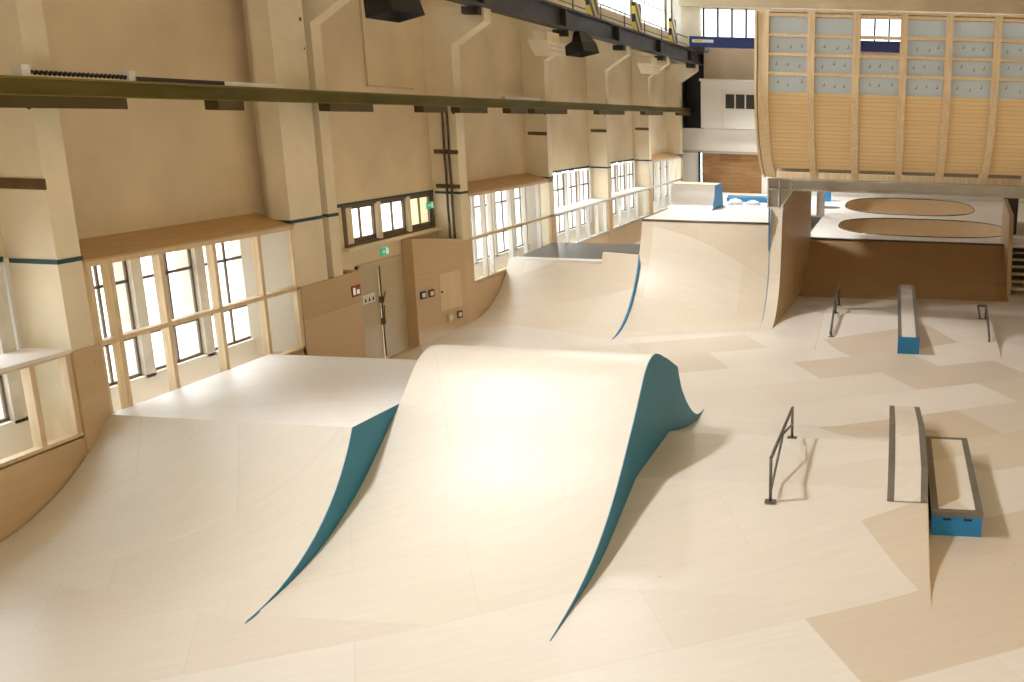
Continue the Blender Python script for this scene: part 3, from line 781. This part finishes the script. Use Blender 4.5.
m,ins=holed(-2.9,4.6,32.12,40.1,1.15,36.6,3.2,3.0,1.46,.08); m.build('deck_sheet','white_ply',dkk); bowl(1.15,36.6,3.2,3.0,1.46,1.3,'nearer of the two plywood bowls in the pale deck',ins)
m,ins=holed(-9.5,6.5,40.1,49.9,.75,45.4,3.0,4.3,1.46,.08); m.build('deck_sheet','white_ply',dkk); bowl(.75,45.4,3.0,4.3,1.46,1.3,'farther of the two plywood bowls in the pale deck',ins)

# stair at the right
st = thing('stair','plywood stair at the right edge, leading up to the bowl deck','stair',(4.4,31,0))
for k in range(8):
    MB().box(3.92,5.3,30.9+.28*k,31.25+.28*k,.2*(k+1)-.04,.2*(k+1)).build('tread','pinelight',st)
MB().prism([(30.75,0),(30.75,.5),(31.2,2.55),(33.3,2.9),(33.3,0)],'x',3.76,3.9).build('side_wall','plywall',st)
MB().box(3.92,5.3,33.2,33.3,0,1.46).build('back_panel','dark',st)
tag(MB().box(4.0,4.5,35.0,35.4,1.5,3.6).build('dark_post','dark',None,(4.2,35.2,1.5)),'dark steel post above the stair at the right edge','post')

# ------------------------------------------------------------------ steel beam and the raised curved frame
bm_ = thing('steel_beam','grey steel I-beam carrying the raised wooden frame','beam',(1,25.6,3.55))
MB().box(-3.36,6,25.56,25.60,3.57,3.82).build('web','galv',bm_)
MB().box(-3.36,6,25.46,25.72,3.80,3.84).build('upper_flange','galv',bm_)
MB().box(-3.36,6,25.46,25.72,3.54,3.58).build('lower_flange','galv',bm_)
for x in (-3.36,-3.07,-2.76): MB().box(x,x+.03,25.46,25.58,3.56,3.82).build('stiffener','grey',bm_)
MB().prism([(-3.36,3.56),(-2.7,3.56),(-3.0,3.08),(-3.36,3.08)],'y',25.60,25.64).build('bracket','galv',bm_)
MB().box(-3.36,-3.33,25.44,25.64,3.08,3.56).box(-3.07,-3.04,25.46,25.64,3.14,3.56).box(-3.36,-3.04,25.46,25.64,3.06,3.1).prism([(-2.7,3.56),(-2.66,3.56),(-3.0,3.06),(-3.04,3.06)],'y',25.46,25.64).build('bracket_flange','grey',bm_)
tag(MB().box(-3.3,6,27.0,27.3,3.75,4.15).build('steel_beam','galv',None,(1,27.1,3.75)),'second brown-grey steel beam behind the first, under the wooden frame','beam')
tag(MB().box(-3.16,-3.13,39.4,39.64,1.46,4.2).box(-2.87,-2.84,39.4,39.64,1.46,4.2).box(-3.16,-2.84,39.5,39.53,1.46,4.2).build('steel_post','galv',None,(-3.0,39.5,1.46)),'grey steel post standing on the pale deck beside the bowls','post')

fr = thing('curved_frame','large raised wooden frame with curved ribs, slats below and milky panels above','frame',(0,24,3.84))
def ribcurve(r_off,zt=7.86,ang=75.5,n=16):
    cy,cz,Rr=26.1,6.3,2.5-r_off
    p=[(cy-Rr,zt),(cy-Rr,cz)]
    for k in range(1,n+1):
        a=R(ang*k/n); p.append((cy-Rr*math.cos(a),cz-Rr*math.sin(a)))
    return p
def rib_poly(r0,r1,ang=75.5):
    return ribcurve(r0,ang=ang)+ribcurve(r1,ang=ang)[::-1]
def ribm(x0,x1,r0=0,r1=.28):
    a=ribcurve(r0); b=ribcurve(r1); n=len(a); m=MB()
    for x in (x0,x1):
        m.add([(x,p[0],p[1]) for p in a]+[(x,p[0],p[1]) for p in b],[(k,k+1,n+k+1,n+k) for k in range(n-1)])
    for c in (a,b):
        m.add([(x0,p[0],p[1]) for p in c]+[(x1,p[0],p[1]) for p in c],[(k,k+1,n+k+1,n+k) for k in range(n-1)])
    for e in (0,n-1):
        m.add([(x0,*a[e]),(x1,*a[e]),(x1,*b[e]),(x0,*b[e])],[(0,1,2,3)])
    return m
ribs=[-3.38,-2.2,-1.12,.0,1.07,2.2,3.3,4.4,5.5]
ribm(-3.46,-3.40,-.02,.5).build('side_board','pine',fr)
for i,x in enumerate(ribs):
    w=.18 if i else .26
    ribm(x,x+w).build('rib','pine',fr)
zs=[7.80,7.34,6.90,6.46,6.0]
for i in range(len(ribs)-1):
    a=ribs[i]+(.26 if i==0 else .18); b=ribs[i+1]
    for k,z in enumerate(zs[:4]):
        MB().box(a,b,23.62,23.82,z-.035,z+.035).build('noggin','pine',fr)
    for k in range(4):
        if i==2 and k<2: continue
        o=MB().box(a,b,23.84,23.85,zs[k+1]+.0,zs[k]).build('milky_panel','poly',fr)
    # knots / fixing marks on the panels
    for k in range(1,4):
        if i==2 and k<2: continue
        for j in range(3):
            xx=lerp(a,b,.2+.3*j+random.uniform(-.06,.06)); zz=lerp(zs[k+1],zs[k],.45+random.uniform(-.12,.12))
            MB().prism([(xx,zz),(xx+.05,zz),(xx+.05,zz+.08),(xx+.03,zz+.08),(xx+.03,zz+.025),(xx,zz+.025)],'y',23.832,23.84).build('fixing_mark','mark',fr)
sl=[p for p in ribcurve(.14,6.0,66)]
sl[0]=(sl[0][0],6.02); 
sl2=[(p[0],p[1]) for p in sl if p[1]<=6.03]
qp=[]
base=ribcurve(.14,6.02,66)
base=[(26.1-2.36,6.02)]+[p for p in base if p[1]<6.0]
m=MB(); n=len(base)
m.add([(-3.3,*p) for p in base]+[(5.6,*p) for p in base],[(k,k+1,n+k+1,n+k) for k in range(n-1)],True)
m.add([(-3.3,p[0]+.04,p[1]) for p in base]+[(5.6,p[0]+.04,p[1]) for p in base],[(k,n+k,n+k+1,k+1) for k in range(n-1)],True)
m.build('slat_sheathing','slat',fr)
MB().box(-3.46,5.7,23.6,23.9,7.86,7.90).build('top_plate','pine',fr)
MB().box(-3.3,5.6,25.9,26.1,3.84,4.0).build('sole_plate','pine',fr)
MB().box(-3.3,6.5,26.1,33.5,4.16,4.22).build('pipe_floor','plywall',fr)

# ------------------------------------------------------------------ far end
fw=MB()
fw.box(-12.3,14,50,50.3,-.1,.85); fw.box(-12.3,-10.2,50,50.3,.85,3.5); fw.box(-6.9,14,50,50.3,.85,3.5)
fw.box(-12.3,14,50.0,50.3,3.5,4.68)
fw.box(-9.95,14,50.2,50.4,4.68,8.7); fw.box(-12.3,-10.9,50,50.3,4.68,12.5)
fw.box(-10.9,14,50,50.4,10.7,12.5)
struct(fw.build('wall_far','whitewall'))
struct(MB().box(-11.1,-6.7,49.95,50.02,3.44,3.56).build('trim_2','galv'))
struct(MB().box(-10.2,-10.08,49.9,50.02,.8,3.5).build('trim_3','tealline'))
tag(MB().box(-10.1,-6.8,50.31,50.4,-.1,3.5).build('plywood_stack','osb',None,(-8.5,50.6,.5)),'brown plywood sheets filling the far opening under the white parapet','panel')
struct(MB().box(-10.92,-9.93,50.3,50.36,4.6,9).box(-10.95,-10.9,49.6,50.3,4.68,7.6).build('wall_void','black'))  # black sheet closes the opening, its unlit depth given as colour
# far white cabin on the gallery
hs=thing('gallery_cabin','white cabin with a dark three-pane window on the far gallery','cabin',(-8,49.5,4.68))
MB().box(-9.93,4,49.3,50.1,4.72,7.02).build('wall','whitepaint',hs)
MB().box(-10.0,4.05,49.2,50.15,7.02,7.14).build('roof_edge','whitewall',hs)
for x in (-8.9,): MB().box(x,x+.12,49.27,49.3,4.75,6.9).build('batten','whitewall',hs)
wn=MB().box(-8.72,-5.6,49.26,49.3,5.62,6.52).build('window_frame','whitewall',hs)
for k in range(3): MB().box(-8.66+k*.52,-8.22+k*.52,49.24,49.262,5.72,6.42).build('pane','dark',wn)
# upper plaster wall under the windows and the gable glazing
struct(MB().box(-9.9,14,50.0,50.2,7.1,8.7).build('wall_far_upper','paint'))
wg=struct(MB().box(-10.9,14,50.1,50.2,10.55,10.7).box(-10.9,14,50.1,50.2,9.0,9.12).build('window_40','column'))
gb=MB()
for k in range(34): gb.box(-10.7+k*.72,-10.6+k*.72,50.08,50.14,9.1,10.6)
gb.build('glazing_bar', 'dark', wg)
MB().box(-10.9,14,50.14,50.145,9.1,10.6).build('pane','frosted',wg)
struct(MB().box(-10.9,14,48.8,49.2,10.55,11.4).build('trim_4','paint'))
tag(MB().box(-10.9,-10.0,49.3,49.8,8.7,12.4).build('crane_post','column',None,(-10.4,49.5,8.7)),'cream post beside the far gable window','post')
ob=thing('bridge_crane','blue bridge crane beam across the far end of the hall','crane',(-3,49,8.65))
MB().box(-10.35,8.9,48.6,49.0,8.62,9.12).build('girder','craneblue',ob)
MB().box(-10.2,-9.15,48.57,48.6,8.83,8.97).build('name_plate','whitepaint',ob)
MB().box(-10.1,-9.7,48.56,48.58,8.86,8.94).build('logo_bar','yellow',ob)
MB().box(-10.6,-9.6,48.6,49.6,8.42,8.62).build('end_carriage','dark',ob)

# small ramps and bags on the white deck
bb=thing('quarter_box','small white quarter ramp with a blue side on the far deck','ramp',(-6.8,29.6,2.58))
sp=[(28.9+y,2.58+z) for y,z in arc(.75,.72,8)]
n=len(sp)
MB().add([(-6.88,*p) for p in sp]+[(-5.55,*p) for p in sp],[(k,k+1,n+k+1,n+k) for k in range(n-1)],True).build('riding_surface','white_ply',bb)
MB().prism([(28.9,2.58)]+sp[1:]+[(30.5,3.32),(30.75,3.15),(30.8,2.9),(30.95,2.58)],'x',-5.55,-5.51).build('side_panel','blue',bb)
MB().box(-6.88,-5.53,29.65,30.5,3.28,3.32).build('deck','pinelight',bb)
bx=thing('blue_ramp','low blue-sided ramp behind the white deck, below the brown plywood','ramp',(-5,31.8,2.58))
MB().prism([(-5.65,2.58),(-5.65,2.72),(-4.6,2.74),(-4.15,2.74),(-4.15,3.25),(-3.65,3.25),(-3.65,2.58)],'y',32.3,32.6).build('side_panel','blue',bx)
MB().box(-5.65,-3.65,32.6,32.9,2.58,2.78).build('deck','pinelight',bx)
def bag(x,y,z,r,label):
    m=MB(); n=12; rings=7; vs=[]; fs=[]
    for i in range(rings+1):
        t=math.pi/2*i/rings
        for k in range(n):
            a=2*math.pi*k/n; rr=r*(1+random.uniform(-.14,.14))
            vs.append((x+rr*1.5*math.cos(a)*math.cos(t),y+rr*math.sin(a)*math.cos(t),z+rr*.9*math.sin(t)))
    for i in range(rings):
        for k in range(n): j=(k+1)%n; fs.append((i*n+k,i*n+j,(i+1)*n+j,(i+1)*n+k))
    m.add(vs,fs,True); tag(m.build('plastic_bag','bag',None,(x,y,z)),label,'bag','white bags on the far deck')
bag(-5.2,31.3,2.58,.2,'white plastic bag beside the blue side of the small quarter ramp')
bag(-4.6,31.3,2.58,.17,'white plastic bag nearer the wooden frame on the far deck')
tag(MB().tube((-2.9,43.4,1.465),(-2.9,43.4,1.48),.5,24).build('round_mat','greydeck',None,(-2.9,43.4,1.46)),'small dark round cover on the pale deck beside the steel post','mat')
tag(MB().prism([(-3.4,1.46),(-3.05,1.46),(-3.1,2.5),(-3.4,2.5)],'y',46.5,47.0).build('blue_box','blue',None,(-2.8,46.7,1.46)),'blue box on the far deck behind the steel post','box')

struct(MB().box(-60,-12.4,-20,70,-.4,-.2).build('ground_outside','ground'))

# ------------------------------------------------------------------ world: bright overcast sky, dimmer towards the rest of the hall
w=bpy.data.worlds.new('sky'); scene.world=w; w.use_nodes=True
N=w.node_tree.nodes; L=w.node_tree.links; bg=N['Background']
tc=N.new('ShaderNodeTexCoord'); sx=N.new('ShaderNodeSeparateXYZ'); L.new(tc.outputs['Generated'],sx.inputs[0])
rp=N.new('ShaderNodeValToRGB'); mr=N.new('ShaderNodeMapRange')
# west and north sky is the bright one
ad=N.new('ShaderNodeMath'); ad.operation='MULTIPLY_ADD'; ad.inputs[1].default_value=-1.; 
L.new(sx.outputs['X'],ad.inputs[0]); L.new(sx.outputs['Y'],ad.inputs[2])
mr.inputs[1].default_value=-.35; mr.inputs[2].default_value=.35; L.new(ad.outputs[0],mr.inputs[0]); L.new(mr.outputs[0],rp.inputs['Fac'])
rp.color_ramp.elements[0].color=(.44,.385,.31,1); rp.color_ramp.elements[1].color=(9.,9.7,10.5,1)
L.new(rp.outputs['Color'],bg.inputs['Color']); bg.inputs['Strength'].default_value=1.

sl_=bpy.data.lights.new('sun','SUN'); sl_.energy=5.; sl_.angle=R(.53); sl_.color=(1,.96,.88)
so=bpy.data.objects.new('sun',sl_); COL.objects.link(so); so.location=(-30,20,40)
so.rotation_euler=Vector((.42,.08,-.9)).to_track_quat('-Z','Y').to_euler()
# ------------------------------------------------------------------ camera
cam=bpy.data.cameras.new('camera'); co=bpy.data.objects.new('camera',cam); COL.objects.link(co)
from mathutils import Matrix
F=955.; PX=845.
Yc=Vector((52,223,-F)).normalized(); Zc=-Vector((-122,-4059,-F)); Zc=(Zc-Yc*Zc.dot(Yc)).normalized(); Xc=Yc.cross(Zc)
rot=Matrix((Xc,Yc,Zc))      # rows: world axes in camera coordinates = camera axes in columns
co.matrix_world=Matrix.Translation((0,0,5.5)) @ rot.to_4x4()
cam.sensor_width=36.; cam.lens=F/1024*36.; cam.shift_x=-(PX-512)/1024.; cam.clip_end=300; cam.clip_start=.05
scene.camera=co
scene.view_settings.view_transform='Standard'; scene.view_settings.look='None'; scene.view_settings.gamma=1.
scene.view_settings.use_curve_mapping=False; scene.view_settings.exposure=-.2
scene.cycles.use_denoising=True
scene.cycles.max_bounces=8; scene.cycles.diffuse_bounces=5; scene.cycles.transparent_max_bounces=12
